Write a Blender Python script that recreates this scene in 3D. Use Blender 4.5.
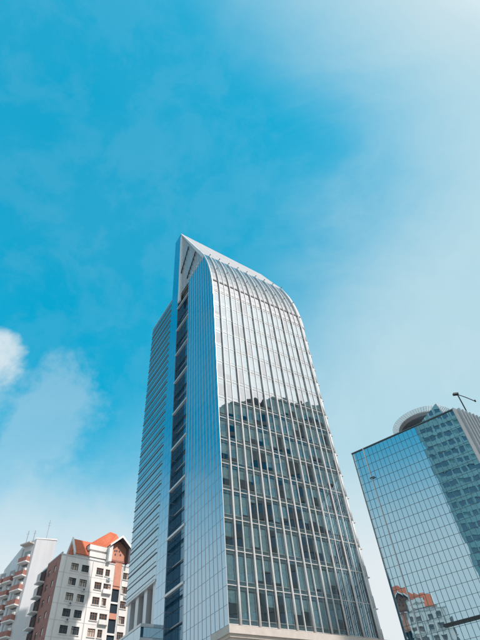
import bpy, bmesh, math, random
from mathutils import Vector, Matrix
R = math.radians
rng = random.Random(7)
scn = bpy.context.scene
for o in list(bpy.data.objects):
    bpy.data.objects.remove(o)
col = scn.collection

# ------------------------------------------------------------------ camera
cam_d = bpy.data.cameras.new('camera'); cam = bpy.data.objects.new('camera', cam_d); col.objects.link(cam)
cam_d.sensor_fit = 'VERTICAL'; cam_d.sensor_height = 36.0; cam_d.sensor_width = 27.0
cam_d.lens = 36.0 * 459.434 / 640.0
cam_d.clip_start = 0.1; cam_d.clip_end = 6000
PITCH, ROLL = 0.835979, -0.107736
fw = Vector((0, math.cos(PITCH), math.sin(PITCH))); r0 = Vector((1, 0, 0)); u0 = r0.cross(fw)
cr = math.cos(ROLL) * r0 + math.sin(ROLL) * u0
cu = -math.sin(ROLL) * r0 + math.cos(ROLL) * u0
m = Matrix((cr, cu, -fw)).transposed().to_4x4(); m.translation = Vector((0, 0, 1.6))
cam.matrix_world = m
scn.camera = cam

# ------------------------------------------------------------------ sun, sky, exposure
SUN_AZ, SUN_EL = R(121), R(46)
SD = Vector((math.sin(SUN_AZ) * math.cos(SUN_EL), math.cos(SUN_AZ) * math.cos(SUN_EL), math.sin(SUN_EL)))
sl = bpy.data.lights.new('sun', 'SUN'); sl.energy = 4.3; sl.angle = R(0.6); sl.color = (1.0, 0.90, 0.83)
so = bpy.data.objects.new('sun', sl); col.objects.link(so)
so.rotation_euler = SD.to_track_quat('Z', 'Y').to_euler(); so.location = SD * 400

w = bpy.data.worlds.new('World'); scn.world = w; w.use_nodes = True
nt = w.node_tree; nt.nodes.clear()
def N(t, **k):
    n = nt.nodes.new(t)
    for a, b in k.items(): setattr(n, a, b)
    return n
def L(a, b): nt.links.new(a, b)
def val(x): return x
def math_(op, a, b=None, c=None, clamp=False):
    n = N('ShaderNodeMath', operation=op); n.use_clamp = clamp
    for i, v in enumerate((a, b, c)):
        if v is None: continue
        if isinstance(v, (int, float)): n.inputs[i].default_value = v
        else: L(v, n.inputs[i])
    return n.outputs[0]
def maprange(v, a, b, c, d, smooth=True):
    n = N('ShaderNodeMapRange'); n.interpolation_type = 'SMOOTHSTEP' if smooth else 'LINEAR'; n.clamp = True
    L(v, n.inputs[0])
    for i, x in enumerate((a, b, c, d)): n.inputs[i + 1].default_value = x
    return n.outputs[0]
def mixc(f, a, b, mode='MIX'):
    n = N('ShaderNodeMix', data_type='RGBA', blend_type=mode)
    if isinstance(f, (int, float)): n.inputs[0].default_value = f
    else: L(f, n.inputs[0])
    for i, v in ((6, a), (7, b)):
        if isinstance(v, tuple): n.inputs[i].default_value = v + (1,)
        else: L(v, n.inputs[i])
    return n.outputs[2]
tc = N('ShaderNodeTexCoord')
nrm = N('ShaderNodeVectorMath', operation='NORMALIZE'); L(tc.outputs['Generated'], nrm.inputs[0])
DIR = nrm.outputs[0]
sep = N('ShaderNodeSeparateXYZ'); L(DIR, sep.inputs[0])
def dotdir(v):
    n = N('ShaderNodeVectorMath', operation='DOT_PRODUCT'); L(DIR, n.inputs[0]); n.inputs[1].default_value = v
    return n.outputs['Value']
sky = N('ShaderNodeTexSky', sky_type='NISHITA'); sky.sun_disc = False
sky.sun_elevation = SUN_EL; sky.sun_rotation = SUN_AZ; sky.air_density = 1.0; sky.dust_density = 0.6; sky.ozone_density = 2.0
base = mixc(1.0, sky.outputs[0], (0.004, 0.32, 0.285), 'MULTIPLY')      # clear sky with the cyan cast of the print
base = mixc(0.6, base, (0.001, 0.375, 0.625))
def noise(scale, detail, rough, dist, loc=(0, 0, 0), sc=(1, 1, 1)):
    mp = N('ShaderNodeMapping'); mp.inputs['Location'].default_value = loc; mp.inputs['Scale'].default_value = sc
    L(DIR, mp.inputs[0])
    n = N('ShaderNodeTexNoise'); L(mp.outputs[0], n.inputs['Vector'])
    n.inputs['Scale'].default_value = scale; n.inputs['Detail'].default_value = detail
    n.inputs['Roughness'].default_value = rough; n.inputs['Distortion'].default_value = dist
    return n.outputs[0]
PALE = (0.52, 0.725, 0.805)
el = sep.outputs['Z']                                             # sine of the elevation
hz = maprange(math_('MULTIPLY_ADD', sep.outputs['X'], -0.60, el), 0.80, 0.42, 0.0, 0.85)   # haze, deeper towards the sun's side
hz = math_('MAXIMUM', hz, maprange(el, 0.58, 0.22, 0.0, 0.95))
glow = maprange(dotdir(SD), 0.62, 0.87, 0.0, 0.92)
n1 = noise(8.5, 8, 0.62, 0.25, (1.7, 0.3, 2.1))
mott = math_('ADD', maprange(n1, 0.43, 0.60, 0.0, 0.05), maprange(noise(2.0, 5, 0.55, 0.0, (0.4, 5.3, 1.2)), 0.36, 0.66, 0.0, 0.04))
n2 = noise(3.6, 10, 0.62, 0.25, (4.2, 7.7, 0.4), (1, 1, 1.6))
low = maprange(el, 0.62, 0.34, 0.0, 1.0)
cl = math_('MULTIPLY', maprange(n2, 0.48, 0.66, 0.0, 0.6), low)
n3 = noise(3.0, 10, 0.66, 0.9, (2.9, 0.8, 6.1), (0.7, 1.5, 1.0))   # thin streaks on the sun's side
cirrus = math_('MULTIPLY', maprange(n3, 0.36, 0.74, 0.0, 0.34), maprange(sep.outputs['X'], -0.05, 0.40, 0.0, 1.0))
def puff(v, c0, c1, amp, ns, k, loc):
    d = maprange(dotdir(Vector(v).normalized()), c0, c1, 0.0, 1.0, False)
    q = math_('MULTIPLY_ADD', math_('SUBTRACT', noise(ns, 9, 0.58, 0.15, loc), 0.5), k, d)
    return math_('MULTIPLY', maprange(q, 0.35, 1.05, 0.0, amp), maprange(d, 0.0, 0.35, 0.0, 1.0))
def azel(a, e): return (math.sin(R(a)) * math.cos(R(e)), math.cos(R(a)) * math.cos(R(e)), math.sin(R(e)))
p1 = puff(azel(-38.9, 38.4), 0.9950, 0.9998, 0.75, 8.0, 2.2, (3, 1, 5))
p2 = puff(azel(-31, 33), 0.980, 0.9995, 0.20, 8.0, 3.0, (5, 2, 9))
t = math_('ADD', hz, mott)
t = math_('SUBTRACT', 1.0, math_('MULTIPLY', math_('SUBTRACT', 1.0, t, clamp=True), math_('SUBTRACT', 1.0, glow, clamp=True)))
for x in (cl, cirrus, p1, p2):
    t = math_('SUBTRACT', 1.0, math_('MULTIPLY', math_('SUBTRACT', 1.0, t, clamp=True), math_('SUBTRACT', 1.0, x, clamp=True)))
skyc = mixc(t, base, PALE)
wh = math_('MAXIMUM', maprange(el, 0.52, 0.27, 0.0, 0.94), maprange(dotdir(SD), 0.76, 0.94, 0.0, 0.75))
wh = math_('MAXIMUM', wh, math_('MAXIMUM', math_('MULTIPLY', p1, 0.9), math_('MULTIPLY', p2, 0.75)))
skyc = mixc(wh, skyc, (0.80, 0.85, 0.88))
aur = maprange(dotdir(SD), 0.82, 0.99, 0.0, 1.0)                    # aureole round the sun
skyc = mixc(aur, skyc, (1.55, 1.55, 1.55))
bg = N('ShaderNodeBackground'); L(skyc, bg.inputs[0]); bg.inputs[1].default_value = 1.0
wo = N('ShaderNodeOutputWorld'); L(bg.outputs[0], wo.inputs[0])
scn.view_settings.view_transform = 'Standard'; scn.view_settings.look = 'None'
scn.view_settings.exposure = 0.0; scn.view_settings.gamma = 1.0; scn.view_settings.use_curve_mapping = False

# ------------------------------------------------------------------ materials
def newmat(name):
    mt = bpy.data.materials.new(name); mt.use_nodes = True; t = mt.node_tree; t.nodes.clear()
    out = t.nodes.new('ShaderNodeOutputMaterial'); return mt, t, out
def solid(name, c, rough=0.6, var=0.12, scale=1.5, metal=0.0, bump=0.0, streak=False, spec=0.4):
    mt, t, out = newmat(name)
    p = t.nodes.new('ShaderNodeBsdfPrincipled'); t.links.new(p.outputs[0], out.inputs[0])
    p.inputs['Roughness'].default_value = rough; p.inputs['Metallic'].default_value = metal
    p.inputs['Specular IOR Level'].default_value = spec
    tc = t.nodes.new('ShaderNodeTexCoord'); mp = t.nodes.new('ShaderNodeMapping'); t.links.new(tc.outputs['Object'], mp.inputs[0])
    if streak: mp.inputs['Scale'].default_value = (1, 1, 0.12)
    n = t.nodes.new('ShaderNodeTexNoise'); t.links.new(mp.outputs[0], n.inputs['Vector'])
    n.inputs['Scale'].default_value = scale; n.inputs['Detail'].default_value = 6; n.inputs['Roughness'].default_value = 0.65
    oi = t.nodes.new('ShaderNodeObjectInfo')
    mx = t.nodes.new('ShaderNodeMapRange'); t.links.new(n.outputs[0], mx.inputs[0])
    mx.inputs[1].default_value = 0.3; mx.inputs[2].default_value = 0.7; mx.inputs[3].default_value = 1 - var; mx.inputs[4].default_value = 1 + var * .6
    ad = t.nodes.new('ShaderNodeMath'); ad.operation = 'MULTIPLY_ADD'; t.links.new(oi.outputs['Random'], ad.inputs[0]); ad.inputs[1].default_value = var * .5
    t.links.new(mx.outputs[0], ad.inputs[2])
    vm = t.nodes.new('ShaderNodeVectorMath'); vm.operation = 'SCALE'; vm.inputs[0].default_value = c; t.links.new(ad.outputs[0], vm.inputs['Scale'])
    t.links.new(vm.outputs[0], p.inputs['Base Color'])
    if bump:
        b = t.nodes.new('ShaderNodeBump'); b.inputs['Strength'].default_value = bump; b.inputs['Distance'].default_value = 0.02
        t.links.new(n.outputs[0], b.inputs['Height']); t.links.new(b.outputs[0], p.inputs['Normal'])
    return mt
def mirror_glass(name, body, tint, lo, hi, rough=0.012, wave=0.010, wscale=0.35):
    """coated curtain wall glass: dark body, strong coloured reflection, slightly wavy sheets"""
    mt, t, out = newmat(name)
    d = t.nodes.new('ShaderNodeBsdfDiffuse'); d.inputs[0].default_value = body + (1,)
    g = t.nodes.new('ShaderNodeBsdfGlossy'); g.inputs['Color'].default_value = tint + (1,); g.inputs['Roughness'].default_value = rough
    lw = t.nodes.new('ShaderNodeLayerWeight'); lw.inputs[0].default_value = 0.35
    mr = t.nodes.new('ShaderNodeMapRange'); t.links.new(lw.outputs['Fresnel'], mr.inputs[0]); mr.inputs[3].default_value = lo; mr.inputs[4].default_value = hi
    mr.inputs[1].default_value = 0.0; mr.inputs[2].default_value = 0.7
    mx = t.nodes.new('ShaderNodeMixShader'); t.links.new(mr.outputs[0], mx.inputs[0]); t.links.new(d.outputs[0], mx.inputs[1]); t.links.new(g.outputs[0], mx.inputs[2])
    tc = t.nodes.new('ShaderNodeTexCoord'); n = t.nodes.new('ShaderNodeTexNoise'); t.links.new(tc.outputs['Object'], n.inputs['Vector'])
    n.inputs['Scale'].default_value = wscale; n.inputs['Detail'].default_value = 2
    b = t.nodes.new('ShaderNodeBump'); b.inputs['Strength'].default_value = 1.0; b.inputs['Distance'].default_value = wave
    t.links.new(n.outputs[0], b.inputs['Height']); t.links.new(b.outputs[0], g.inputs['Normal'])
    t.links.new(mx.outputs[0], out.inputs[0]); return mt
def clear_glass(name, trans, tint, lo, hi, wave=0.006):
    """one coated sheet: reflects on the face it is hit on, lets the rest through"""
    mt, t, out = newmat(name)
    d = t.nodes.new('ShaderNodeBsdfTransparent'); d.inputs[0].default_value = trans + (1,)
    g = t.nodes.new('ShaderNodeBsdfGlossy'); g.inputs['Color'].default_value = tint + (1,); g.inputs['Roughness'].default_value = 0.01
    lw = t.nodes.new('ShaderNodeLayerWeight'); lw.inputs[0].default_value = 0.5
    pw = t.nodes.new('ShaderNodeMath'); pw.operation = 'POWER'; t.links.new(lw.outputs['Facing'], pw.inputs[0]); pw.inputs[1].default_value = 4
    mr = t.nodes.new('ShaderNodeMapRange'); t.links.new(pw.outputs[0], mr.inputs[0]); mr.inputs[3].default_value = lo; mr.inputs[4].default_value = hi
    ge = t.nodes.new('ShaderNodeNewGeometry'); inv = t.nodes.new('ShaderNodeMath'); inv.operation = 'SUBTRACT'; inv.inputs[0].default_value = 1; t.links.new(ge.outputs['Backfacing'], inv.inputs[1])
    mu = t.nodes.new('ShaderNodeMath'); mu.operation = 'MULTIPLY'; t.links.new(mr.outputs[0], mu.inputs[0]); t.links.new(inv.outputs[0], mu.inputs[1])
    mx = t.nodes.new('ShaderNodeMixShader'); t.links.new(mu.outputs[0], mx.inputs[0]); t.links.new(d.outputs[0], mx.inputs[1]); t.links.new(g.outputs[0], mx.inputs[2])
    tc = t.nodes.new('ShaderNodeTexCoord'); n = t.nodes.new('ShaderNodeTexNoise'); t.links.new(tc.outputs['Object'], n.inputs['Vector'])
    n.inputs['Scale'].default_value = 0.5; n.inputs['Detail'].default_value = 2
    b = t.nodes.new('ShaderNodeBump'); b.inputs['Strength'].default_value = 1.0; b.inputs['Distance'].default_value = wave
    t.links.new(n.outputs[0], b.inputs['Height']); t.links.new(b.outputs[0], g.inputs['Normal'])
    t.links.new(mx.outputs[0], out.inputs[0]); return mt
M = dict(
    white_metal=solid('white_metal', (0.65, 0.64, 0.64), 0.42, 0.10, 0.8, streak=True),
    silver=solid('silver_panel', (0.60, 0.60, 0.61), 0.35, 0.10, 0.6, metal=0.35, streak=True),
    rib=solid('rib_paint', (0.58, 0.565, 0.565), 0.40, 0.14, 0.9, streak=True),
    grey_metal=solid('grey_metal', (0.30, 0.31, 0.33), 0.45, 0.1, 1.0),
    crown=solid('crown_panel', (0.38, 0.38, 0.39), 0.5, 0.10, 0.5, streak=True),
    bluegrey=solid('blue_grey_metal', (0.40, 0.46, 0.52), 0.4, 0.1, 1.0),
    ledge=solid('ledge_paint', (0.22, 0.23, 0.25), 0.45, 0.1, 1.0),
    slate=solid('slate_metal', (0.10, 0.14, 0.16), 0.4, 0.1, 1.0),
    dark_metal=solid('dark_metal', (0.045, 0.05, 0.055), 0.4, 0.2, 1.0),
    spandrel=solid('spandrel_panel', (0.25, 0.27, 0.26), 0.28, 0.15, 0.7, spec=0.8),
    blind=solid('blind_fabric', (0.40, 0.48, 0.49), 0.8, 0.35, 2.0),
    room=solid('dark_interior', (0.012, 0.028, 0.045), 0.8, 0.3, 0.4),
    slab=solid('concrete_slab', (0.16, 0.16, 0.16), 0.8, 0.12, 0.7),
    stone=solid('beige_stone', (0.52, 0.47, 0.43), 0.6, 0.12, 1.2, bump=0.2),
    stucco=solid('white_stucco', (0.77, 0.75, 0.73), 0.8, 0.16, 0.55, bump=0.15, streak=True),
    grey_and_shade_stucco=solid('pale_grey_and_shade_stucco', (0.60, 0.61, 0.63), 0.8, 0.10, 0.35, bump=0.15, streak=True),  # plain grey for trim; on the tall block, shade painted onto white walls
    brick=solid('brick_red_render', (0.34, 0.16, 0.135), 0.8, 0.25, 1.2, bump=0.3),
    salmon=solid('salmon_render', (0.58, 0.27, 0.19), 0.8, 0.14, 1.0, bump=0.2),
    roof=solid('orange_red_tile', (0.56, 0.15, 0.075), 0.75, 0.35, 3.5, bump=0.4),
    curtain=solid('curtain_cloth', (0.45, 0.41, 0.36), 0.8, 0.3, 3.0),
    roofrow=solid('roof_batten', (0.48, 0.10, 0.05), 0.8, 0.2, 2.0),
    frame=solid('brown_frame', (0.28, 0.15, 0.11), 0.6, 0.2, 2.0),
    soffit=solid('dark_soffit', (0.10, 0.085, 0.095), 0.8, 0.15, 1.0),
    asphalt=solid('asphalt', (0.05, 0.05, 0.052), 0.9, 0.25, 0.8, bump=0.3),
    paving=solid('paving', (0.30, 0.29, 0.27), 0.85, 0.2, 0.5, bump=0.2),
    beigewall=solid('beige_concrete', (0.24, 0.25, 0.24), 0.8, 0.18, 0.2, streak=True),
    tealwall=solid('teal_grey_panel', (0.22, 0.42, 0.46), 0.6, 0.3, 0.12),
    g_main=clear_glass('tower_glass', (0.80, 0.90, 0.92), (0.92, 0.95, 0.98), 0.46, 0.95, wave=0.003),
    g_vault=mirror_glass('vault_glass', (0.16, 0.16, 0.165), (0.86, 0.87, 0.88), 0.55, 0.9),
    g_blue=mirror_glass('blue_glass', (0.012, 0.055, 0.09), (0.58, 0.77, 0.89), 0.62, 0.95),
    g_wing=mirror_glass('wing_glass', (0.02, 0.06, 0.085), (0.64, 0.79, 0.86), 0.60, 0.95),
    g_gap=mirror_glass('gap_glass', (0.008, 0.035, 0.055), (0.35, 0.5, 0.6), 0.3, 0.85),
    g_cheek=mirror_glass('slot_glass', (0.02, 0.08, 0.13), (0.36, 0.52, 0.64), 0.3, 0.85),
    g_rb=mirror_glass('neighbour_glass', (0.010, 0.08, 0.12), (0.66, 0.90, 1.0), 0.62, 0.95, wave=0.004),
    g_win=mirror_glass('window_glass', (0.07, 0.078, 0.082), (0.75, 0.8, 0.83), 0.18, 0.85),
)
# ------------------------------------------------------------------ mesh helpers
class MB:
    def __init__(s): s.v = []; s.f = []
    def poly(s, pts):
        b = len(s.v); s.v += [tuple(p) for p in pts]; s.f.append(tuple(range(b, b + len(pts))))
        return s
    def box(s, x0, x1, y0, y1, z0, z1):
        b = len(s.v)
        s.v += [(x0, y0, z0), (x1, y0, z0), (x1, y1, z0), (x0, y1, z0), (x0, y0, z1), (x1, y0, z1), (x1, y1, z1), (x0, y1, z1)]
        s.f += [tuple(b + i for i in q) for q in ((3, 2, 1, 0), (4, 5, 6, 7), (0, 1, 5, 4), (1, 2, 6, 5), (2, 3, 7, 6), (3, 0, 4, 7))]
        return s
    def prism(s, pts, z0, z1):          # plan polygon, counter clockwise
        n = len(pts); b = len(s.v)
        s.v += [(x, y, z0) for x, y in pts] + [(x, y, z1) for x, y in pts]
        s.f.append(tuple(b + i for i in reversed(range(n)))); s.f.append(tuple(b + n + i for i in range(n)))
        for i in range(n):
            j = (i + 1) % n; s.f.append((b + i, b + j, b + n + j, b + n + i))
        return s
    def loft(s, rings, cap=True):       # list of closed rings
        n = len(rings[0]); b = len(s.v)
        for r in rings: s.v += [tuple(p) for p in r]
        for k in range(len(rings) - 1):
            for i in range(n):
                j = (i + 1) % n; s.f.append((b + k * n + i, b + k * n + j, b + (k + 1) * n + j, b + (k + 1) * n + i))
        if cap:
            s.f.append(tuple(b + i for i in reversed(range(n)))); s.f.append(tuple(b + (len(rings) - 1) * n + i for i in range(n)))
        return s
    def tube(s, path, r, n=8, side=None):
        P = [Vector(p) for p in path]; rings = []
        for i, p in enumerate(P):
            d = (P[min(i + 1, len(P) - 1)] - P[max(i - 1, 0)]).normalized()
            ref = Vector((1, 0, 0)) if abs(d.x) < 0.9 else Vector((0, 1, 0))
            a = d.cross(ref).normalized(); c = d.cross(a)
            rings.append([p + r * (math.cos(2 * math.pi * k / n) * a + math.sin(2 * math.pi * k / n) * c) for k in range(n)])
        return s.loft(rings)
    def mesh(s, name, mat, smooth=False, facing=None):
        me = bpy.data.meshes.new(name); me.from_pydata(s.v, [], s.f)
        bm = bmesh.new(); bm.from_mesh(me)
        if facing:                       # open sheets: every face looks outwards
            d = Vector(facing); bm.normal_update()
            for f in bm.faces:
                if f.normal.dot(d) < 0: f.normal_flip()
        else: bmesh.ops.recalc_face_normals(bm, faces=bm.faces)
        bm.to_mesh(me); bm.free()
        me.materials.append(mat)
        if smooth:
            for p in me.polygons: p.use_smooth = True
        me.update(); return me
    def build(s, name, mat, parent=None, smooth=False, stuff=False, facing=None):
        return link(name, s.mesh(name, mat, smooth, facing), parent, stuff)
def link(name, me, parent=None, stuff=False, loc=None, rot=None):
    o = bpy.data.objects.new(name, me); col.objects.link(o)
    if parent: o.parent = parent
    if stuff: o['kind'] = 'stuff'
    if loc is not None: o.location = loc
    if rot is not None: o.rotation_euler = rot
    return o
def thing(name, label, cat, loc=(0, 0, 0), rz=0.0, group=None):
    o = bpy.data.objects.new(name, None); col.objects.link(o); o.empty_display_size = 0.5
    o.location = loc; o.rotation_euler = (0, 0, rz); o['label'] = label; o['category'] = cat
    if group: o['group'] = group
    return o
def Bx(*a): return MB().box(*a)
def holed_wall(mb, x0, x1, z0, z1, y, holes, depth, fx=1):
    """a wall sheet in the x-z plane with window openings and their reveals; fx maps the plane (x,y,z)->coords"""
    xs = sorted(set([x0, x1] + [h[0] for h in holes] + [h[1] for h in holes])); zs = sorted(set([z0, z1] + [h[2] for h in holes] + [h[3] for h in holes]))
    xs = [x for x in xs if x0 <= x <= x1]; zs = [z for z in zs if z0 <= z <= z1]
    for i in range(len(xs) - 1):
        for k in range(len(zs) - 1):
            cx, cz = (xs[i] + xs[i + 1]) / 2, (zs[k] + zs[k + 1]) / 2
            if any(h[0] < cx < h[1] and h[2] < cz < h[3] for h in holes): continue
            mb.poly([(xs[i], y, zs[k]), (xs[i + 1], y, zs[k]), (xs[i + 1], y, zs[k + 1]), (xs[i], y, zs[k + 1])])
    for a, b, c, d in holes:
        mb.poly([(a, y, c), (b, y, c), (b, y + depth, c), (a, y + depth, c)]); mb.poly([(a, y, d), (b, y, d), (b, y + depth, d), (a, y + depth, d)])
        mb.poly([(a, y, c), (a, y, d), (a, y + depth, d), (a, y + depth, c)]); mb.poly([(b, y, c), (b, y, d), (b, y + depth, d), (b, y + depth, c)])
    return mb

# ------------------------------------------------------------------ ground
g = Bx(-1500, 1500, -1500, 1500, -0.5, 0.0).build('ground', M['paving']); g['kind'] = 'structure'
AZ = 0.6266706
rd = Bx(-400, 400, -12, -1.0, -0.02, 0.004).build('road', M['asphalt']); rd['kind'] = 'structure'
rd.rotation_euler = (0, 0, AZ); rd.location = (14, 14, 0)

# ------------------------------------------------------------------ the glass tower
TC = (-59 * math.sin(R(4.698156)), 59 * math.cos(R(4.698156)), 0)
tower = thing('office_tower', 'tall glass office tower with curved ribbed roof rising to a white blade', 'building', TC, AZ)
UR_ = 23.6                      # width of the ribbed face
FP = 3.99; Z0 = 17.0            # floor pitch, first floor above the cornice
ROOF = 93.6
VZ, VA, VS = 76.0, 0.0105, 2.13     # start of the curve, its strength, slope of the straight crown
W100 = VA * (100 - VZ) ** 2
def wv(z):                      # profile of the ribbed face: setback against height
    if z <= VZ: return 0.0
    if z <= 100: return VA * (z - VZ) ** 2
    return W100 + (z - 100) / VS
def wz(y):                      # its inverse
    return VZ + math.sqrt(max(y, 0) / VA) if y < W100 else 100 + VS * (y - W100)
def ridge_w(u): return 17.35 - (17.35 - 11.3) * u / UR_
def ridge_z(u): return 100 + VS * (ridge_w(u) - W100)
RIB0, RIBS = 1.44, 2.643
ribs_u = [RIB0 + RIBS * k for k in range(9)]
mids_u = [a + RIBS / 2 for a in ribs_u[:-1]]
cols_u = sorted([0.02] + ribs_u + mids_u + [UR_ - 0.45])
NF = 15                          # floors up to the start of the vault
# interior: back wall, slabs, blinds
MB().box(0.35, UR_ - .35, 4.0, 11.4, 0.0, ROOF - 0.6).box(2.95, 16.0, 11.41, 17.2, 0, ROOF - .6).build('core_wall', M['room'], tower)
for k in range(0, 17):
    z = Z0 + FP * k
    Bx(0.1, UR_ - 0.1, 0.12, 3.99, z - 0.30, z + 0.06).build('floor_slab', M['slab'], tower)
Bx(UR_ - .34, UR_ - .04, 0.1, 11.6, 0, 75.5).build('side_wall', M['silver'], tower)
pane_cache = {}; blind_cache = {}
rest = MB(); restb = MB()
for k in range(NF):
    zb, zt = Z0 + FP * k + 0.04, Z0 + FP * (k + 1) - 0.04
    for i in range(len(cols_u) - 1):
        a, b = cols_u[i] + 0.02, cols_u[i + 1] - 0.02
        wd = round(b - a, 3); cx = (a + b) / 2; cz = (zb + zt) / 2; h = zt - zb
        tx, tz = rng.gauss(0, 0.0018), rng.gauss(0, 0.0018)
        if k < NF and not (i == 0 and k > 13):
            if wd not in pane_cache:
                pane_cache[wd] = Bx(-wd / 2, wd / 2, -0.012, 0.012, -h / 2, h / 2).mesh('pane', M['g_main'])
            link('pane', pane_cache[wd], tower, loc=(cx, 0.0, cz), rot=(tx, 0, tz))
        else:
            rest.box(a, b, -0.012, 0.012, zb, zt)
        # blinds
        rv = rng.random()
        run = math.sin(i * 1.3 + k * 2.1) * 0.25
        fr = 1.0 if rv < 0.36 + run else (rng.choice([0.45, 0.6, 0.72, 0.85]) if rv < 0.72 + run else rng.choice([0.0, 0.0, 0.15]))
        if k >= 9 and rv < .85: fr = 1.0
        if fr > 0:
            key = (wd, fr)
            if key not in blind_cache:
                blind_cache[key] = Bx(-wd / 2 + .03, wd / 2 - .03, -0.01, 0.01, -(h - .95) * fr, 0).mesh('blind', M['blind'])
            if k < NF: link('blind', blind_cache[key], tower, loc=(cx, 0.22, zt - .42))
            else: restb.box(a + .03, b - .03, 0.21, 0.23, zt - .42 - (h - .95) * fr, zt - .42)
rest.build('upper_panes', M['g_main'], tower, stuff=True); restb.build('upper_blinds', M['blind'], tower, stuff=True)
for k in range(NF + 2):          # spandrels and floor rails
    z = Z0 + FP * k
    if z > 77: break
    Bx(0.03, UR_ - .45, 0.10, 0.16, z - 0.42, z + 0.55).build('spandrel', M['spandrel'], tower)
    Bx(0.0, UR_ - .4, -0.07, 0.02, z - 0.035, z + 0.035).build('floor_rail', M['rib'], tower)
    Bx(0.0, UR_ - .4, -0.035, 0.02, z + 0.53, z + 0.57).build('sill_rail', M['spandrel'], tower)
# vault glass: sheets between the ribs, clipped at the ridge
zs_v = [76.87 + 1.873 * i for i in range(11)]
v = MB()
for i in range(len(cols_u) - 1):
    for k in range(len(zs_v) - 1):
        a, b, c, d = cols_u[i] + .02, cols_u[i + 1] - .02, zs_v[k] + .03, zs_v[k + 1] - .03
        j = rng.gauss(0, 0.004); q = rng.gauss(0, 0.004)
        v.poly([(a, wv(c) + j, c), (b, wv(c) + q, c), (b, wv(d) - j, d), (a, wv(d) - q, d)])
v.build('vault_panes', M['g_vault'], tower, stuff=True, facing=(0, -1, .2))
b = MB()                          # backing sheet, recessed joints
zz = [76.7 + 0.7 * i for i in range(27)]
for k in range(len(zz) - 1):
    b.poly([(0.02, wv(zz[k]) + .12, zz[k]), (UR_, wv(zz[k]) + .12, zz[k]), (UR_, wv(zz[k + 1]) + .12, zz[k + 1]), (0.02, wv(zz[k + 1]) + .12, zz[k + 1])])
b.build('vault_backing', M['grey_metal'], tower)
# white crown panels from the end of the glass to the ridge
ucuts = [0.0] + ribs_u + [UR_]
for i in range(len(ucuts) - 1):
    a, bq = ucuts[i] + .015, ucuts[i + 1] - .015
    mb = MB(); zc = [95.6, 97.0, 98.5, 100.0]
    for k in range(3):
        mb.poly([(a, wv(zc[k]), zc[k]), (bq, wv(zc[k]), zc[k]), (bq, wv(zc[k + 1]), zc[k + 1]), (a, wv(zc[k + 1]), zc[k + 1])])
    mb.poly([(a, wv(100), 100), (bq, wv(100), 100), (bq, ridge_w(bq), ridge_z(bq)), (a, ridge_w(a), ridge_z(a))])
    mb.build('crown_panel', M['crown'], tower)
bk = MB()
bk.poly([(0.03, 17.3, ROOF), (UR_, 17.3, ROOF), (UR_, ridge_w(UR_) + .1, ridge_z(UR_) - .1), (0.03, ridge_w(0) - .05, ridge_z(0) - .1)])
bk.poly([(UR_ - .01, wv(z) + .05, z) for z in (ROOF, 96, 100, ridge_z(UR_) - .1)] + [(UR_ - .01, 17.3, ROOF)])
bk.build('crown_back', M['white_metal'], tower)
Bx(0.35, UR_ - .35, 4.2, 17.2, ROOF - 0.55, ROOF - .1).build('roof', M['slab'], tower)
# ribs: round tubes in front of the face, with end knobs
zr = [Z0 - 1 + 4 * i for i in range(15)] + [75.2 + 0.8 * i for i in range(26)]
zr = [z for z in zr if z <= 95.5]
def outward(z, d):
    s = (wv(z + .05) - wv(z - .05)) / .1; l = math.hypot(1, s); return (-d / l, d * s / l)
rib_me = MB().tube([(0, wv(z) + outward(z, 0.22)[0], z + outward(z, 0.22)[1]) for z in zr], 0.135, 10).mesh('rib', M['rib'], True)
mid_me = MB()
for k in range(len(zr) - 1):
    o0, o1 = outward(zr[k], .13), outward(zr[k + 1], .13)
    y0, z0, y1, z1 = wv(zr[k]), zr[k], wv(zr[k + 1]), zr[k + 1]
    mid_me.loft([[(-.045, y0 + .02, z0), (.045, y0 + .02, z0), (.045, y0 + o0[0], z0 + o0[1]), (-.045, y0 + o0[0], z0 + o0[1])],
                 [(-.045, y1 + .02, z1), (.045, y1 + .02, z1), (.045, y1 + o1[0], z1 + o1[1]), (-.045, y1 + o1[0], z1 + o1[1])]], cap=(k in (0, len(zr) - 2)))
mid_me = mid_me.mesh('mullion', M['white_metal'])
brk = MB()
for k in range(16):
    z = Z0 + FP * k - .42
    brk.box(-.06, .06, -.12, 0.0, z - .1, z + .1)
brk_me = brk.mesh('rib_bracket', M['grey_metal'])
knob = MB().tube([(0, 0, 0), (0, -.2, .08), (0, -.36, .1)], 0.10, 8).mesh('spotlight', M['dark_metal'])
for uu in ribs_u:
    rb = link('rib', rib_me, tower, loc=(uu, 0, 0)); link('rib_bracket', brk_me, rb, stuff=True)
    for z in (86.0, 95.0):
        o = outward(z, .32); link('spotlight', knob, rb, loc=(0.12, wv(z) + o[0], z + o[1]))
for uu in mids_u: link('mullion', mid_me, tower, loc=(uu, 0, 0))
# right hand corner: white rounded post with a ledge on each floor
pts = [(UR_ - .45, 0.0)] + [(UR_ - .45 + .75 * math.sin(a), -.02 + .75 - .75 * math.cos(a)) for a in [i * math.pi / 12 for i in range(7)]] + [(UR_ - .45, .73)]
zc = [Z0 + FP * k for k in range(0, 15)]
for k in range(len(zc)):
    MB().prism(pts, zc[k] - .3, zc[k] + FP - .42).build('corner_cladding', M['white_metal'], tower, True)
    Bx(UR_ - .1, UR_ + .62, 0.25, 1.5, zc[k] - .40, zc[k] - .31).build('sun_ledge', M['white_metal'], tower)
    Bx(UR_ + .30, UR_ + .5, 0.5, 1.4, zc[k] - .31, zc[k] + 1.3).build('louvre', M['grey_metal'], tower)
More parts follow.
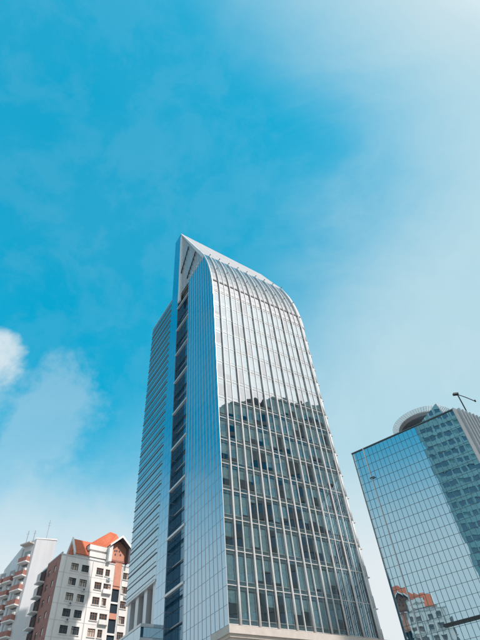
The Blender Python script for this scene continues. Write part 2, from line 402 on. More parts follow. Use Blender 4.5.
# cornice above the podium
def cornice(z0, z1, e, nm, mat): MB().box(-0.9 - e, UR_ + 1.2, -1.5 - e, 2.6, z0, z1).build(nm, mat, tower)
cornice(15.75, 16.5, 0.0, 'cornice', M['stone']); cornice(15.45, 15.745, -0.22, 'cornice_moulding', M['stone'])
MB().box(-0.55, UR_ + .6, -1.05, 2.3, 0.0, 15.445).build('podium_wall', M['stone'], tower)

# blue side face
BW = 11.45; nb = 11
cw = [BW * i / nb for i in range(nb + 1)]
rows = []
z = 1.0
while z < ROOF - .2:
    rows.append((z, min(z + FP / 2, ROOF - .05))); z += FP / 2
bl = MB(); bb = MB()
for (c, d) in rows:
    for i in range(nb):
        a0, a1, e = max(cw[i], wv(c)), max(cw[i], wv(d)), cw[i + 1]
        if a1 >= e - .05: continue
        j, q = rng.gauss(0, 0.0010), rng.gauss(0, 0.0010)
        bl.poly([(j, e - .015, c + .02), (q, a0 + .015, c + .02), (-j, a1 + .015, d - .02), (-q, e - .015, d - .02)])
        bb.poly([(.03, e, c), (.03, a0, c), (.03, a1, d), (.03, e, d)])
bl.build('side_panes', M['g_blue'], tower, stuff=True, facing=(-1, 0, 0))
bb.build('side_backing', M['dark_metal'], tower, stuff=True)
for i in range(0, nb + 1):
    zt = ROOF + 0.5
    if i < 4:
        zt = min(zt, wz(max(cw[i], .02)) - .3)
    Bx(-0.05, 0.02, cw[i] - .03, cw[i] + .03, 1.0, zt).build('side_mullion', M['silver'], tower)
# curved white edge along the front of the side face
ed = MB(); ze = [75.5 + 1.0 * i for i in range(21)]
ed.loft([[(-.12, wv(z) - .06, z), (.06, wv(z) - .06, z), (.06, wv(z) + .26, z), (-.12, wv(z) + .26, z)] for z in ze]); ed.build('vault_edge', M['silver'], tower)
ze2 = [76.5 + 1.0 * i for i in range(24)]
MB().loft([[(UR_ - .45, wv(z) - .03, z), (UR_ + .1, wv(z) + .02, z), (UR_ + .28, wv(z) + .35, z), (UR_ + .28, wv(z) + 1.2, z), (UR_ - .45, wv(z) + 1.2, z)] for z in ze2]).build('vault_edge', M['white_metal'], tower, True)

# recess with cross beams between the two side faces
GW0, GW1 = 11.5, 17.35
gp = MB(); zg = 1.0
while zg < 93:
    for i in range(3):
        a, e = GW0 + i * (GW1 - GW0) / 3 + .03, GW0 + (i + 1) * (GW1 - GW0) / 3 - .03
        gp.poly([(1.2 + rng.gauss(0, .003), e, zg + .05), (1.2, a, zg + .05), (1.2 + rng.gauss(0, .003), a, zg + 1.95), (1.2, e, zg + 1.95)])
    zg += FP / 2
gp.build('recess_panes', M['g_cheek'], tower, stuff=True, facing=(-1, 0, 0))
Bx(1.24, 1.5, GW0 - .04, GW1 + .04, 0, 93).build('recess_wall', M['dark_metal'], tower)
Bx(0.05, 1.2, GW0 - .03, GW0 + .02, 0, ROOF + .3).build('recess_cheek', M['g_gap'], tower)
ck = MB(); zg = 1.0
while zg < 93:
    for i in range(2):
        ck.box(.08 + i * .57, .62 + i * .57, GW1 - .03 + rng.gauss(0, .004), GW1 - .005, zg + .04, zg + FP / 2 - .04)
    zg += FP / 2
ck.build('cheek_panes', M['g_cheek'], tower, stuff=True)
Bx(0.05, 1.2, GW1, GW1 + .04, 0, ROOF).build('recess_cheek', M['grey_metal'], tower)
for k in range(-2, 9):
    z = 24.95 + 2 * FP * k
    Bx(-.14, .28, GW0 - .1, GW1 + .12, z - .22, z + .12).build('cross_beam', M['silver'], tower)
    Bx(.9, 1.0, GW0, GW1, z + FP - .1, z + FP + .05).build('recess_rail', M['grey_metal'], tower)

# spine
SW1 = 21.0
sp = MB(); spb = MB(); zg = 1.0
while zg < 123.5:
    for i in range(3):
        a, e = GW1 + .06 + i * (SW1 - GW1) / 3 + .015, GW1 + .06 + (i + 1) * (SW1 - GW1) / 3 - .015
        j, q = rng.gauss(0, .0018), rng.gauss(0, .0018)
        sp.poly([(j, e, zg + .02), (q, a, zg + .02), (-j, a, min(zg + FP / 2 - .02, 123.9)), (-q, e, min(zg + FP / 2 - .02, 123.9))])
    zg += FP / 2
sp.build('spine_panes', M['g_blue'], tower, stuff=True, facing=(-1, 0, 0))
spb.loft([[(.04, GW1 + .05, z0_), (16, GW1 + .05, z0_), (16, SW1, z0_), (.04, SW1, z0_)] for z0_ in (0, 93)], cap=True)
spb.build('spine_wall', M['g_gap'], tower)
MB().loft([[(.04, GW1 + .05, 93.02), (16, GW1 + .05, 93.02), (16, SW1, 93.02), (.04, SW1, 93.02)],
           [(.04, GW1 + .05, 123.9), (16, GW1 + .05, 116.0), (16, SW1, 116.0), (.04, SW1, 123.9)]]).build('spine_crown', M['grey_metal'], tower)

# white gable between roof level and ridge, on the side face
gpz = [93.9, 96, 98, 100]
front = [(wv(z), z) for z in gpz] + [(ridge_w(0) - .05, ridge_z(0) - .1)]
MB().poly([(0.30, y, z) for y, z in front] + [(0.30, 17.33, 93.9)]).build('gable_infill', M['silver'], tower)
rim = MB()
for k in range(len(front) - 1):
    (y0, z0_), (y1, z1_) = front[k], front[k + 1]
    rim.loft([[(-.05, y0, z0_), (-.05, y0 + .75, z0_ - .35), (.33, y0 + .75, z0_ - .35), (.33, y0, z0_)],
              [(-.05, y1, z1_), (-.05, y1 + .75, z1_ - .35), (.33, y1 + .75, z1_ - .35), (.33, y1, z1_)]])
rim.v = [(x, min(y, 17.33), min(z, ridge_z(0) - .1)) for x, y, z in rim.v]
rim.build('gable_rim', M['white_metal'], tower)
Bx(-.06, .34, 16.3, 17.42, 91.0, ridge_z(0) - 2.2).build('gable_rim', M['white_metal'], tower)
for (y0, z0_, y1, z1_) in ((16.2, 102.4, 12.0, 109.6), (12.6, 95.6, 7.9, 101.6)):
    MB().tube([(.02, y0, z0_), (-.02, (y0 + y1) / 2 - .25, (z0_ + z1_) / 2 + .1), (.02, y1, z1_)], .16, 8).build('gable_brace', M['dark_metal'], tower, True)
for i in range(3, 22):
    y = i * .78
    if y > 16.1: break
    zt = wz(y)
    if zt - 1.2 > 94.6: Bx(.20, .29, y - .03, y + .03, 93.9, zt - 1.0).build('gable_batten', M['grey_metal'], tower)
for i in range(nb + 1):
    if cw[i] > 3.4: Bx(-.16, .1, cw[i] - .07, cw[i] + .07, ROOF + .1, ROOF + .9).build('eave_cap', M['white_metal'], tower)

# striped wing
WA, WB, WZ0, WZ1 = SW1 + .08, 33.3, 28.5, 96.2
wg = MB(); z = WZ0
ledges = []
while z < WZ1 - .3:
    zt = min(z + FP / 2, WZ1)
    for i in range(9):
        a, e = WA + i * (WB - WA) / 9 + .012, WA + (i + 1) * (WB - WA) / 9 - .012
        j, q = rng.gauss(0, .0016), rng.gauss(0, .0016)
        wg.poly([(j, e, z + .02), (q, a, z + .02), (-j, a, zt - .02), (-q, e, zt - .02)])
    ledges.append(z); z += FP / 2
wg.build('wing_panes', M['g_wing'], tower, stuff=True, facing=(-1, 0, 0))
Bx(.03, 14.5, WA, WB - .02, WZ0, WZ1 - .05).build('wing_body', M['dark_metal'], tower)
for i, z in enumerate(ledges):
    Bx(-.13 if i % 2 == 0 else -.09, .02, WA + .25, WB + .10, z - .045, z + .045).build('wing_ledge', M['ledge'], tower)
    Bx(-.07, .02, WA + .4, WB + .06, z + .66, z + .71).build('wing_ledge', M['ledge'], tower)
Bx(-.10, 14.5, WA, WB + .1, WZ1 - .04, WZ1 + .2).build('wing_parapet', M['silver'], tower)
Bx(-.12, 14.4, WA + .02, WB - .03, WZ0 - .35, WZ0 - .003).build('wing_soffit', M['silver'], tower)
for y in (21.9, 25.3, 28.7, 32.0):
    Bx(.25, 1.75, y - .62, y + .62, 0.0, WZ0 - .353).build('column', M['silver'], tower)
Bx(5.0, 14.4, WA, WB - .5, 0, WZ0 - .353).build('undercroft_wall', M['room'], tower)
# glazed entrance box
ex = MB()
for k in range(12):
    z = 22.3 - 1.9 * (k + 1)
    for i in range(5): ex.box(-1.9, -1.87, 21.0 + i * 2.4 + .02, 21.0 + (i + 1) * 2.4 - .02, z + .05, z + 1.85)
    ex.box(-1.86, .2, 20.97, 21.0, z + .35, z + 1.55)
ex.build('entrance_panes', M['g_wing'], tower, stuff=True)
Bx(-1.86, .24, 21.004, 33.0, 0, 22.1).build('entrance_body', M['dark_metal'], tower)
Bx(-1.98, .3, 20.9, 33.1, 22.1, 22.4).build('entrance_parapet', M['silver'], tower)
for k in range(11):
    z = 22.3 - 1.9 * (k + 1)
    Bx(-1.95, .26, 20.92, 20.965, z + 1.58, z + 2.2 if k else z + 1.79).build('entrance_band', M['silver'], tower)

# ------------------------------------------------------------------ neighbour with the round roof deck
RA = -0.58029
RS = 0.77                          # the block was surveyed at 100 m; it stands at 77 m
RL = (77 * math.sin(R(13.12)), 77 * math.cos(R(13.12)), 1.6 * (1 - RS))
nb_ = thing('office_block', 'teal glass office block with white fins on one side and a round roof deck', 'building', RL, RA); nb_.scale = (RS, RS, RS)
RW, RT = 24.55, 58.7
ca, sa = math.cos(AZ - RA), math.sin(AZ - RA)     # direction of the finned side in the block's own frame
RLEN = 26
plan = [(0.03, 0.04), (RW - .03, 0.04), (RW + RLEN * ca - .06, RLEN * sa), (0.03, RLEN * sa)]
MB().prism(plan, 0, RT - .1).build('core_wall', M['dark_metal'], nb_)
nc = 25; rw = RW / nc; rh = 1.93
rp = MB(); zrow = []
z = RT - .25
while z > 1: zrow.append(z); z -= rh
for k in range(len(zrow) - 1):
    for i in range(nc):
        j, q, s_ = rng.gauss(0, .0007), rng.gauss(0, .0007), rng.gauss(0, .0012)
        rp.poly([(i * rw + .03, j + s_, zrow[k + 1] + .03), ((i + 1) * rw - .03, q + s_, zrow[k + 1] + .03), ((i + 1) * rw - .03, -j + s_, zrow[k] - .03), (i * rw + .03, -q + s_, zrow[k] - .03)])
rp.build('front_panes', M['g_rb'], nb_, stuff=True, facing=(0, -1, 0))
mm = Bx(-.026, .026, -.08, .03, 0, RT - .15).mesh('mullion', M['slate'])
for i in range(nc + 1): link('mullion', mm, nb_, loc=(i * rw, 0, 0))
tm = Bx(0, RW, -.05, .03, -.02, .02).mesh('transom', M['slate'])
for z in zrow: link('transom', tm, nb_, loc=(0, 0, z))
Bx(-.12, RW + .05, -.14, .3, RT - .12, RT + .1).build('parapet', M['slate'], nb_)
Bx(2.86, 3.0, -.26, -.10, 0, RT + .1).build('gondola_rail', M['white_metal'], nb_)
for z in (51.2,): Bx(2.5, 3.7, -.34, -.26, z, z + .22).build('rail_bracket', M['dark_metal'], nb_)
Bx(7.4, RW + .1, -.55, -.05, 22.1, 22.5).build('ledge', M['dark_metal'], nb_)
# finned side
def side(s, d=0.0): return (RW + s * ca + d * sa, s * sa - d * ca)
def side_prism(s0, s1, d0, d1, z0, z1): return MB().prism([side(s0, d0), side(s0, d1), side(s1, d1), side(s1, d0)], z0, z1)
side_prism(-.05, .95, -.02, .35, 0, RT + .25).build('corner_pier', M['white_metal'], nb_)
sg = MB()
for k in range(len(zrow) - 1):
    sg.poly([side(1.0, .02) + (zrow[k + 1] + .05,), side(RLEN, .02) + (zrow[k + 1] + .05,), side(RLEN, .02) + (zrow[k] - .05,), side(1.0, .02) + (zrow[k] - .05,)])
sg.build('side_panes', M['g_rb'], nb_, stuff=True, facing=(sa, -ca, 0))
for i in range(21):
    s = 1.75 + i * 1.18
    side_prism(s - .2, s + .2, .03, .75, 0, RT + .5).build('fin', M['white_metal'], nb_)
# round roof deck with a safety net
disc = MB(); cx, cy, zd = 16.2, 8.6, 62.9
def ring(rad, z, n=40): return [(cx + rad * math.cos(2 * math.pi * i / n), cy + rad * math.sin(2 * math.pi * i / n), z) for i in range(n)]
disc.loft([ring(5.6, zd - .7), ring(6.0, zd - .2), ring(6.0, zd + .1)]); deck = disc.build('roof_deck', M['grey_metal'], nb_)
MB().loft([ring(3.4, RT - .2), ring(3.4, zd - .7)]).build('deck_drum', M['grey_metal'], nb_)
for i in range(72):
    a = 2 * math.pi * (i + .5) / 72
    MB().tube([(cx + 5.9 * math.cos(a), cy + 5.9 * math.sin(a), zd), (cx + 7.2 * math.cos(a), cy + 7.2 * math.sin(a), zd + .55)], .05, 5).build('net_arm', M['white_metal'], deck)
for rad, dz in ((6.2, .12), (6.45, .22), (6.7, .33), (6.95, .44), (7.2, .55)):
    MB().tube(ring(rad, zd + dz, 60) + [ring(rad, zd + dz, 60)[0]], .05, 5).build('net_ring', M['white_metal'], deck)
# glazed wedge on the roof
wd_ = MB()
wd_.loft([[(16.2, .9, RT + .1), (22.4, .9, RT + .1), (21.9, .9, RT + 3.4), (21.6, .9, RT + 3.4)], [(16.2, 4.5, RT + .1), (22.4, 4.5, RT + .1), (21.9, 4.5, RT + 3.4), (21.6, 4.5, RT + 3.4)]])
wedge = wd_.build('roof_wedge', M['g_rb'], nb_)
MB().tube([(22.5, .8, RT + .1), (21.95, .8, RT + 3.5)], .14, 6).build('wedge_edge', M['white_metal'], wedge)
for i in range(1, 5):
    f = i / 5; MB().tube([(16.2 + (21.6 - 16.2) * f, .86, RT + .1), (16.2 + (21.6 - 16.2) * f, .86, RT + .1 + 3.3 * f)], .05, 5).build('wedge_bar', M['white_metal'], wedge)

# roof crane on the neighbour
cr_ = thing('roof_crane', 'thin dark crane with tilted jib standing on the finned office block roof', 'crane', (47.9 * RS, 87.5 * RS, 1.6 + (RT - 1.7) * RS), 0); cr_.scale = (RS, RS, RS)
MB().tube([(0, 0, 0), (0, 0, 6.4)], .14, 8).build('mast', M['dark_metal'], cr_)
MB().tube([(0, 0, 6.4), (1.05, -.6, 5.0), (2.3, -1.3, 3.1)], .10, 8).build('jib', M['dark_metal'], cr_)
MB().tube([(2.3, -1.3, 3.0), (2.3, -1.3, 3.45)], .17, 8).build('jib_head', M['dark_metal'], cr_)
Bx(-.95, .2, -.35, .35, 6.35, 6.75).build('machine_box', M['dark_metal'], cr_)
Bx(-.5, .5, -.5, .5, -.15, .25).build('base_plate', M['grey_metal'], cr_)

# ------------------------------------------------------------------ apartment houses with red roofs
win_cache = {}; cur_cache = {}
def window(parent, x, z, wd, h, y, frame):
    k = (wd, h, frame)
    if k not in win_cache:
        f = MB(); t_ = .09
        f.box(-wd / 2, -wd / 2 + t_, -.0, .1, -h / 2, h / 2); f.box(wd / 2 - t_, wd / 2, 0, .1, -h / 2, h / 2)
        f.box(-wd / 2 + t_, wd / 2 - t_, 0, .1, h / 2 - t_, h / 2); f.box(-wd / 2 + t_, wd / 2 - t_, 0, .1, -h / 2, -h / 2 + t_)
        n = 3 if wd > 1.5 else 2
        for i in range(1, n): f.box(-wd / 2 + wd * i / n - .04, -wd / 2 + wd * i / n + .04, .01, .09, -h / 2 + t_, h / 2 - t_)
        f.box(-wd / 2 + t_, wd / 2 - t_, .02, .08, h * .18, h * .18 + .06)
        s = Bx(-wd / 2 - .12, wd / 2 + .12, -.28, -.02, -h / 2 - .14, -h / 2 - .02)
        win_cache[k] = (f.mesh('window', M[frame]), Bx(-wd / 2 + .02, wd / 2 - .02, .11, .14, -h / 2, h / 2).mesh('pane', M['g_win']), s.mesh('sill', M['stucco']))
    f, p, s = win_cache[k]
    o = link('window', f, parent, loc=(x, y, z)); link('pane', p, o); link('sill', s, o)
    if rng.random() < .45:
        kc = (wd, h, rng.choice((.35, .5, 1.0)), rng.choice((0, 1)))
        if kc not in cur_cache: cur_cache[kc] = (Bx(-wd / 2 + .1, -wd / 2 + .1 + (wd - .2) * kc[2], .095, .105, -h / 2 + .1, h / 2 - .1) if kc[3] == 0 else Bx(wd / 2 - .1 - (wd - .2) * kc[2], wd / 2 - .1, .095, .105, -h / 2 + .1, h / 2 - .1)).mesh('curtain', M['curtain'])
        link('curtain', cur_cache[kc], o)
    return o
def apartment(label, loc, rz, TOP, zmin_parts=0.0, group=None):
    t = thing('apartment_house', label, 'building', loc, rz, group)
    FH = 3.1; holes = []; wins = []
    nfl = int((TOP - 3) / FH)
    for k in range(nfl):
        z = TOP - 2.1 - FH * k
        for x, wd in ((-3.6, 1.75), (-1.0, 1.75)): wins.append((x, z, wd, 1.55, 'dark_metal'))
        wins.append((2.7, z, 1.75, 1.55, 'frame'))
        if k % 2 == 0 or k > 5: wins.append((4.7, z, 1.15, 1.55, 'frame'))
        else: wins.append((5.0, z - .25, 1.9, 2.0, 'frame'))
        wins.append((9.6, z, 1.6, 1.55, 'frame')); wins.append((12.2, z, 1.6, 1.55, 'frame'))
    holes = [(x - wd / 2, x + wd / 2, z - h / 2, z + h / 2) for x, z, wd, h, f in wins]
    D = 11.0
    wl = MB()
    holed_wall(wl, -7.17, 6.4, 0, TOP, 0, [h for h in holes if h[1] < 6.4], .25)
    holed_wall(wl, 8.3, 14.0, 0, TOP, 0, [h for h in holes if h[0] > 8.3], .25)
    wl.poly([(6.4, 0, 0), (6.4, 0, TOP), (6.4, 1.2, TOP), (6.4, 1.2, 0)]); wl.poly([(8.3, 0, 0), (8.3, 0, TOP), (8.3, 1.2, TOP), (8.3, 1.2, 0)])
    wl.poly([(14, 0, 0), (14, 0, TOP), (14, D, TOP), (14, D, 0)]); wl.poly([(-7.17, D, 0), (-7.17, D, TOP), (14, D, TOP), (14, D, 0)])
    wl.build('wall', M['stucco'], t)
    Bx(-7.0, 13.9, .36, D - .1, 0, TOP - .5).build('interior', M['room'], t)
    for x, z, wd, h, f in wins: window(t, x, z, wd, h, .10, f)
    Bx(-7.3, 6.42, -.12, .3, TOP, TOP + .22).build('parapet', M['grey_and_shade_stucco'], t)
    Bx(8.28, 14.1, -.12, .3, TOP, TOP + .22).build('parapet', M['grey_and_shade_stucco'], t)
    Bx(-7.1, 14, .31, D, TOP - .3, TOP + .05).build('roof_slab', M['grey_and_shade_stucco'], t)
    ac = Bx(-.42, .42, -.42, -.02, -.3, .3).mesh('cooling_unit', M['grey_and_shade_stucco']); acg = MB().tube([(-.08, -.425, 0), (-.08, -.44, 0)], .22, 10).mesh('fan_grille', M['slate'])
    for x, z, wd, h, f in wins:
        if rng.random() < .22: a_ = link('cooling_unit', ac, t, loc=(x + rng.choice((-.5, .4)), 0, z - h / 2 - .62)); link('fan_grille', acg, a_)
    for x in (-5.9, .75, 8.6, 11.0): MB().tube([(x, -.09, 0), (x, -.09, TOP - .2)], .06, 6).build('downpipe', M['grey_and_shade_stucco'], t)
    for k in range(1, nfl): Bx(-7.2, 6.38, -.035, -.002, TOP - .55 - FH * k, TOP - .47 - FH * k).build('string_course', M['grey_and_shade_stucco'], t)
    # recessed shaft with salmon balconies
    Bx(6.42, 8.28, 1.2, 1.4, 0, TOP).build('shaft_wall', M['soffit'], t)
    Bx(6.42, 8.28, -.05, 1.19, TOP - 4.6, TOP + .6).build('shaft_panel', M['salmon'], t)
    for k in range(0, nfl - 1):
        z = TOP - 5.0 - FH * k
        Bx(6.42, 8.28, .1, 1.19, z - .2, z + (.95 if k % 2 == 0 else .15)).build('balcony', M['salmon'] if k % 2 == 0 else M['stucco'], t)
        Bx(6.9, 7.8, 1.1, 1.19, z - 2.3, z - .6).build('shaft_window', M['g_win'], t)
    for k in range(1, nfl, 2):
        z = TOP - 2.1 - FH * k; Bx(3.95, 6.1, -.55, -.02, z - 1.45, z - .55).build('balcony', M['stucco'], t)
    # brick side
    bw = MB(); bh = []
    for k in range(nfl):
        z = TOP - 2.3 - FH * k; bh += [(2.0, 3.2, z - .7, z + .7), (5.2, 6.4, z - .7, z + .7)]
    holed_wall(bw, 0, 7.8, 0, TOP + .35, 0, bh, .25); bw.v = [(-7.20 + y, x, z) for x, y, z in bw.v]
    bw.build('brick_side', M['brick'], t)
    Bx(-7.2, -6.9, -.13, 7.9, TOP + .36, TOP + .6).build('side_coping', M['grey_and_shade_stucco'], t)
    for k in range(nfl):
        z = TOP - 2.3 - FH * k
        Bx(-7.08, -7.02, 2.0, 3.2, z - .7, z + .7).build('side_window', M['g_win'], t); Bx(-7.08, -7.02, 5.2, 6.4, z - .7, z + .7).build('side_window', M['g_win'], t)
        bay = Bx(-8.3, -7.0, 8.0, 10.2, z - 1.0, z + .9).build('bay_window', M['g_win'], t)
        Bx(-8.6, -6.98, 7.9, 10.4, z - 1.25, z - 1.003).build('bay_sill', M['stucco'], bay)
    # stepped roof terraces, red roof, dormers
    for x0, x1, y0, z0, z1 in ((-.2, 5.0, .35, .28, .75), (-.5, 5.2, .12, .9, 2.05), (-.2, 5.0, .45, 2.052, 2.5), (-.7, 5.0, .12, 2.52, 3.6)):
        Bx(x0, x1, y0, 7.0, TOP + z0, TOP + z1).build('terrace', M['stucco'], t)
    bm = bmesh.new()
    for p in ((-.9, .3, 3.7), (3.6, .3, 3.8), (9.0, 1.5, 3.8), (12.0, 6, 5.6), (12, 10.6, 3.7), (-.9, 10.6, 3.7), (6.8, 6, 10.4), (8.7, 6, 10.1)): bm.verts.new((p[0], p[1], p[2] + TOP))
    bmesh.ops.convex_hull(bm, input=bm.verts); me = bpy.data.meshes.new('roof'); bm.to_mesh(me); bm.free(); me.materials.append(M['roof']); ro = link('roof', me, t)
    for i in range(1, 14):                # tile courses on the front slope
        f = i / 14; pa = Vector((-.9, .3, 3.7)).lerp(Vector((6.8, 6, 10.4)), f); pb = Vector((3.6, .3, 3.8)).lerp(Vector((8.7, 6, 10.1)), f)
        MB().tube([(pa.x, pa.y - .02, pa.z + TOP), (pb.x, pb.y - .02, pb.z + TOP)], .055, 5).build('tile_course', M['roofrow'], ro)
    # front gable
    fr_ = MB().poly([(4.9, 0.25, TOP + .6), (9.1, .25, TOP + .6), (9.1, .25, TOP + 4.2), (6.95, .25, TOP + 5.9), (4.9, .25, TOP + 4.2)])
    gbl = fr_.build('front_gable', M['salmon'], t)
    for xx, zz in ((6.5, 3.4), (7.2, 3.4), (6.2, 2.5), (7.6, 2.6), (6.85, 4.2), (6.0, 3.3)): Bx(xx - .14, xx + .14, .16, .24, TOP + zz - .2, TOP + zz + .2).build('vent', M['soffit'], gbl)
    Bx(4.9, 9.1, .0, .2, TOP + .75, TOP + 1.15).build('gable_band', M['brick'], gbl)
    gr_ = MB()
    prof = [(4.0, 4.1), (6.95, 6.6), (9.6, 4.4), (9.5, 3.9), (6.95, 6.1), (4.1, 3.6)]
    gr_.loft([[(x, y, TOP + z) for x, z in prof] for y in (-1.3, 6.0)]); gr_.build('gable_roof', M['soffit'], t)
    for x0, z0, x1, z1 in ((3.9, 4.0, 6.95, 6.62), (6.95, 6.62, 9.7, 4.3)):
        MB().loft([[(x0, -1.42, TOP + z0 - .45), (x0, -1.31, TOP + z0 - .45), (x0, -1.31, TOP + z0 + .12), (x0, -1.42, TOP + z0 + .12)], [(x1, -1.42, TOP + z1 - .45), (x1, -1.31, TOP + z1 - .45), (x1, -1.31, TOP + z1 + .12), (x1, -1.42, TOP + z1 + .12)]]).build('bargeboard', M['stucco'], t)
    Bx(4.05, 4.88, -.9, .9, TOP + .25, TOP + 4.0).build('gable_pier', M['stucco'], t)
    MB().poly([(9.12, -1.2, TOP + .3), (9.6, -1.2, TOP + .3), (9.6, -1.2, TOP + 4.2), (9.12, -1.2, TOP + 4.2)]).poly([(9.12, -1.2, TOP + .3), (9.12, .3, TOP + .3), (9.12, .3, TOP + 4.2), (9.12, -1.2, TOP + 4.2)]).build('gable_cheek', M['soffit'], t)
    # dormer looking sideways
    dr = MB(); dp = [(.2, 1.0), (3.0, 5.3), (5.8, 1.0)]
    dr.loft([[(x, y, TOP + z) for y, z in dp] for x in (-4.0, 2.5)]); dr.build('dormer_roof', M['roof'], t)
    for (y0, z0), (y1, z1) in ((dp[0], dp[1]), (dp[1], dp[2])):
        MB().loft([[(-4.35, y0 - .1, TOP + z0 - .35), (-3.95, y0 - .1, TOP + z0 - .35), (-3.95, y0 - .1, TOP + z0 + .3), (-4.35, y0 - .1, TOP + z0 + .3)], [(-4.35, y1, TOP + z1 - .35), (-3.95, y1, TOP + z1 - .35), (-3.95, y1, TOP + z1 + .3), (-4.35, y1, TOP + z1 + .3)]]).build('dormer_bargeboard', M['stucco'], t)
    Bx(-3.9, 2.0, .6, 5.4, TOP + .06, TOP + 1.0).build('dormer_wall', M['stucco'], t)
    return t
MD = (-41.4358, 112.6192, 0)
apartment('white apartment house with orange red roof and salmon gable beside the striped tower', MD, R(43), 47.2)
ma = thing('roof_aerial', 'small dark aerial on the red roofed apartment house parapet', 'antenna', (-45.3, 110.2, 47.3))
MB().tube([(0, 0, 0), (0, 0, 1.9)], .04, 5).build('pole', M['dark_metal'], ma); MB().tube([(-.35, 0, 1.5), (.35, 0, 1.7)], .03, 5).build('crossbar', M['dark_metal'], ma)

# tall pale house with brick balconies
TL = (-60.13, 120.90, 0); TT = 57.5; a25 = R(25)
tall = thing('apartment_block', 'white apartment block in painted grey shade with blank end wall and brick red balconies', 'building', TL, 0)
e1 = Vector((math.cos(a25), math.sin(a25))); e2 = Vector((math.cos(R(155)), math.sin(R(155)))); nb2 = Vector((e2.y, -e2.x)); nb2 = -nb2 if nb2.y > 0 else nb2
pl = [Vector((0, 0)), e1 * 5.05, e1 * 5.05 + Vector((-math.sin(a25), math.cos(a25))) * 14, e2 * 20 + Vector((2, 9)), e2 * 4.1]
MB().prism([tuple(p) for p in pl], 0, TT).build('end_wall', M['grey_and_shade_stucco'], tall)  # white wall, its shade put into the grey colour
def fac(s, d): p = e2 * s + nb2 * d; return (p.x, p.y)
def fprism(s0, s1, d0, d1, z0, z1): return MB().prism([fac(s0, d0), fac(s0, d1), fac(s1, d1), fac(s1, d0)], z0, z1)
MB().prism([fac(4.1, -6), fac(4.1, .25), fac(4.9, .25), fac(4.9, -6)], 0, TT - 1.6).build('pier', M['grey_and_shade_stucco'], tall)
MB().prism([fac(4.9, -6), fac(4.9, -.3), fac(14, -.3), fac(14, -6)], 0, TT - 6.0).build('rear_wing', M['grey_and_shade_stucco'], tall)
for k in range(16):
    z = 53.1 - 3.3 * k
    if z < 3: break
    for c, (s0, s1, dz, dd) in enumerate(((.75, 3.7, 0, 0), (5.3, 7.9, -3.6, -.3), (8.6, 11.2, -3.6, -.3))):
        bal = fprism(s0, s1, dd + .02, dd + 1.15, z + dz - 1.15, z + dz).build('balcony', M['brick'], tall)
        fprism(s0 - .1, s1 + .1, dd + .01, dd + 1.3, z + dz - 1.4, z + dz - 1.153).build('balcony_slab', M['stucco'], bal)
        fprism(s0 + .4, s1 - .5, dd + .01, dd + .06, z + dz + .1, z + dz + 1.75).build('window', M['g_win'], tall)
        fprism(s0 + .15, s0 + .75, dd + .1, dd + .6, z + dz + .02, z + dz + .62).build('cooling_unit', M['stucco'], tall)
fprism(.5, 4.0, .0, 1.6, TT - 1.2, TT - .9).build('roof_slab', M['stone'], tall)
MB().prism([tuple(p * 1.0) for p in (Vector((-.15, -.15)), e1 * 5.2 + Vector((0, -.15)), e1 * 5.2 + Vector((-.3, .6)), Vector((-.2, .45)))], TT, TT + .3).build('coping', M['stucco'], tall)
def pole(nm, lab, x, y, z, h, r, cross=0):
    t = thing(nm, lab, 'antenna', (x, y, z))
    MB().tube([(0, 0, 0), (0, 0, h)], r, 6).build('pole', M['grey_metal'], t)
    for i in range(cross): MB().tube([(-.4 + .08 * i, 0, h * (.75 + .1 * i)), (.4 - .08 * i, 0, h * (.75 + .1 * i))], .03, 5).build('crossbar', M['grey_metal'], t)
    return t
p_ = e1 * 2.1 + Vector((-.5, 1.5))
pole('radio_mast', 'tall thin radio mast on the pale block with balconies', TL[0] + p_.x, TL[1] + p_.y, TT - .02, 6.0, .06, 2)
for i, (s, d, h, lab) in enumerate(((.2, .9, 1.9, 'short pole with crossbar at the corner of the pale block roof'), (2.4, 1.2, 2.3, 'stubby aerial pole above the brick balconies of the pale block'))):
    q_ = fac(s, d); pole('aerial_pole', lab, TL[0] + q_[0], TL[1] + q_[1], TT - .92, h + 1, .09, 1)

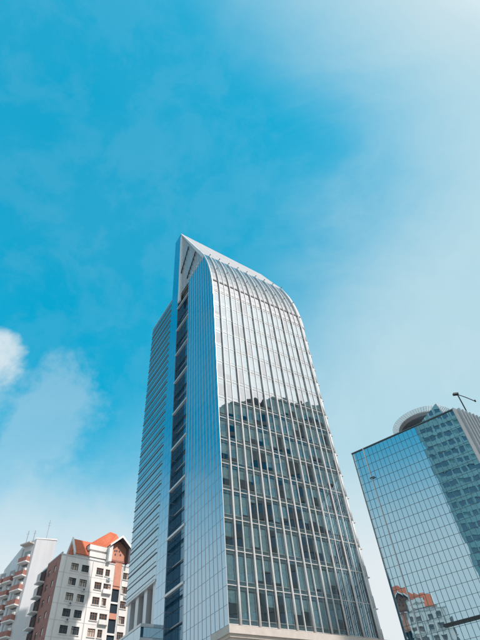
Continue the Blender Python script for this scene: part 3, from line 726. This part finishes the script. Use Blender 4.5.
# ------------------------------------------------------------------ buildings across the street, seen mirrored in the glass
def slab_block(name, label, A, B, depth, H_, fh, wallmat, sill, glassmat, bay, clutter, openf=1.0):
    A, B = Vector(A), Vector(B); d = (B - A); ln = d.length; rz = math.atan2(d.y, d.x)
    t = thing(name, label, 'building', (A.x, A.y, 0), rz)
    Bx(.02, ln - .02, .35, depth, 0, H_).build('wall', M[wallmat], t)
    n = int(H_ / fh); nb3 = int(ln / bay); b_ = ln / nb3
    strip = Bx(0, ln, 0, .36, 0, fh * sill).mesh('floor_band', M[wallmat]); pier = Bx(-.35, .35, .02, .37, 0, fh * (1 - sill) - .02).mesh('pier', M[wallmat])
    pgs = []                             # a few window rows, some bays closed by panels
    for v_ in range(7):
        pg = MB()
        for i in range(nb3):
            if rng.random() < openf: pg.box(i * b_ + .37, (i + 1) * b_ - .37, .27, .30, .02, fh * (1 - sill) - .04)
        pgs.append(pg.mesh('window_row', M[glassmat]))
    pr = MB()
    for i in range(nb3 + 1): pr.box(max(0, i * b_ - .35), min(ln, i * b_ + .35), .03, .34, .005, fh * (1 - sill) - .01)
    pr = pr.mesh('pier_row', M[wallmat])
    for k in range(n):
        link('floor_band', strip, t, loc=(0, 0, k * fh)); link('window_row', pgs[k % 7], t, stuff=True, loc=(0, 0, k * fh + fh * sill)); link('pier_row', pr, t, stuff=True, loc=(0, 0, k * fh + fh * sill))
    for i in range(clutter):
        x = rng.uniform(1, ln - 4); w_ = rng.uniform(.5, 4); Bx(x, x + w_, rng.uniform(.6, 2), rng.uniform(3, 6), H_ - .05, H_ + rng.uniform(.8, 3.0) * H_ / 100 * (1.6 - abs(x / ln - .5) * 1.6)).build('roof_plant', M['slab'], t)
    return t
osl = slab_block('office_slab', 'beige office slab with window bands mirrored in the ribbed tower face', (140, 74), (104, 9), 18, 139, 6.4, 'beigewall', .38, 'g_gap', 5.2, 7, 0.7)
for i in range(26):                    # rounded water tanks and planted mounds along its roof edge
    x, rr = 3 + i * 2.75 + rng.uniform(-1, 1), rng.uniform(1.8, 4.2); hh = (1.2 * rr * rng.uniform(.7, 1.0) + 2.5) * max(.25, 1.5 - 2.2 * abs(i / 25 - .62))
    MB().loft([[(x + rr * f * math.cos(2 * math.pi * q / 10), 4.5 + rr * f * math.sin(2 * math.pi * q / 10), 138.8 + hh * g_) for q in range(10)] for f, g_ in ((1, 0), (1, .35), (.88, .65), (.6, .88), (.2, 1.0))]).build('roof_mound', M['slab'], osl, True)
slab_block('glass_tower', 'teal banded tower mirrored in the top corner of the teal glass block', (-29.6, -56.6), (-60.6, -23.1), 20, 138, 4.4, 'tealwall', .5, 'g_cheek', 3.0, 6, 0.75)
apartment('white red roofed apartment house mirrored low in the teal glass block', (-67.1, 0.9, 0), R(128), 47.2)
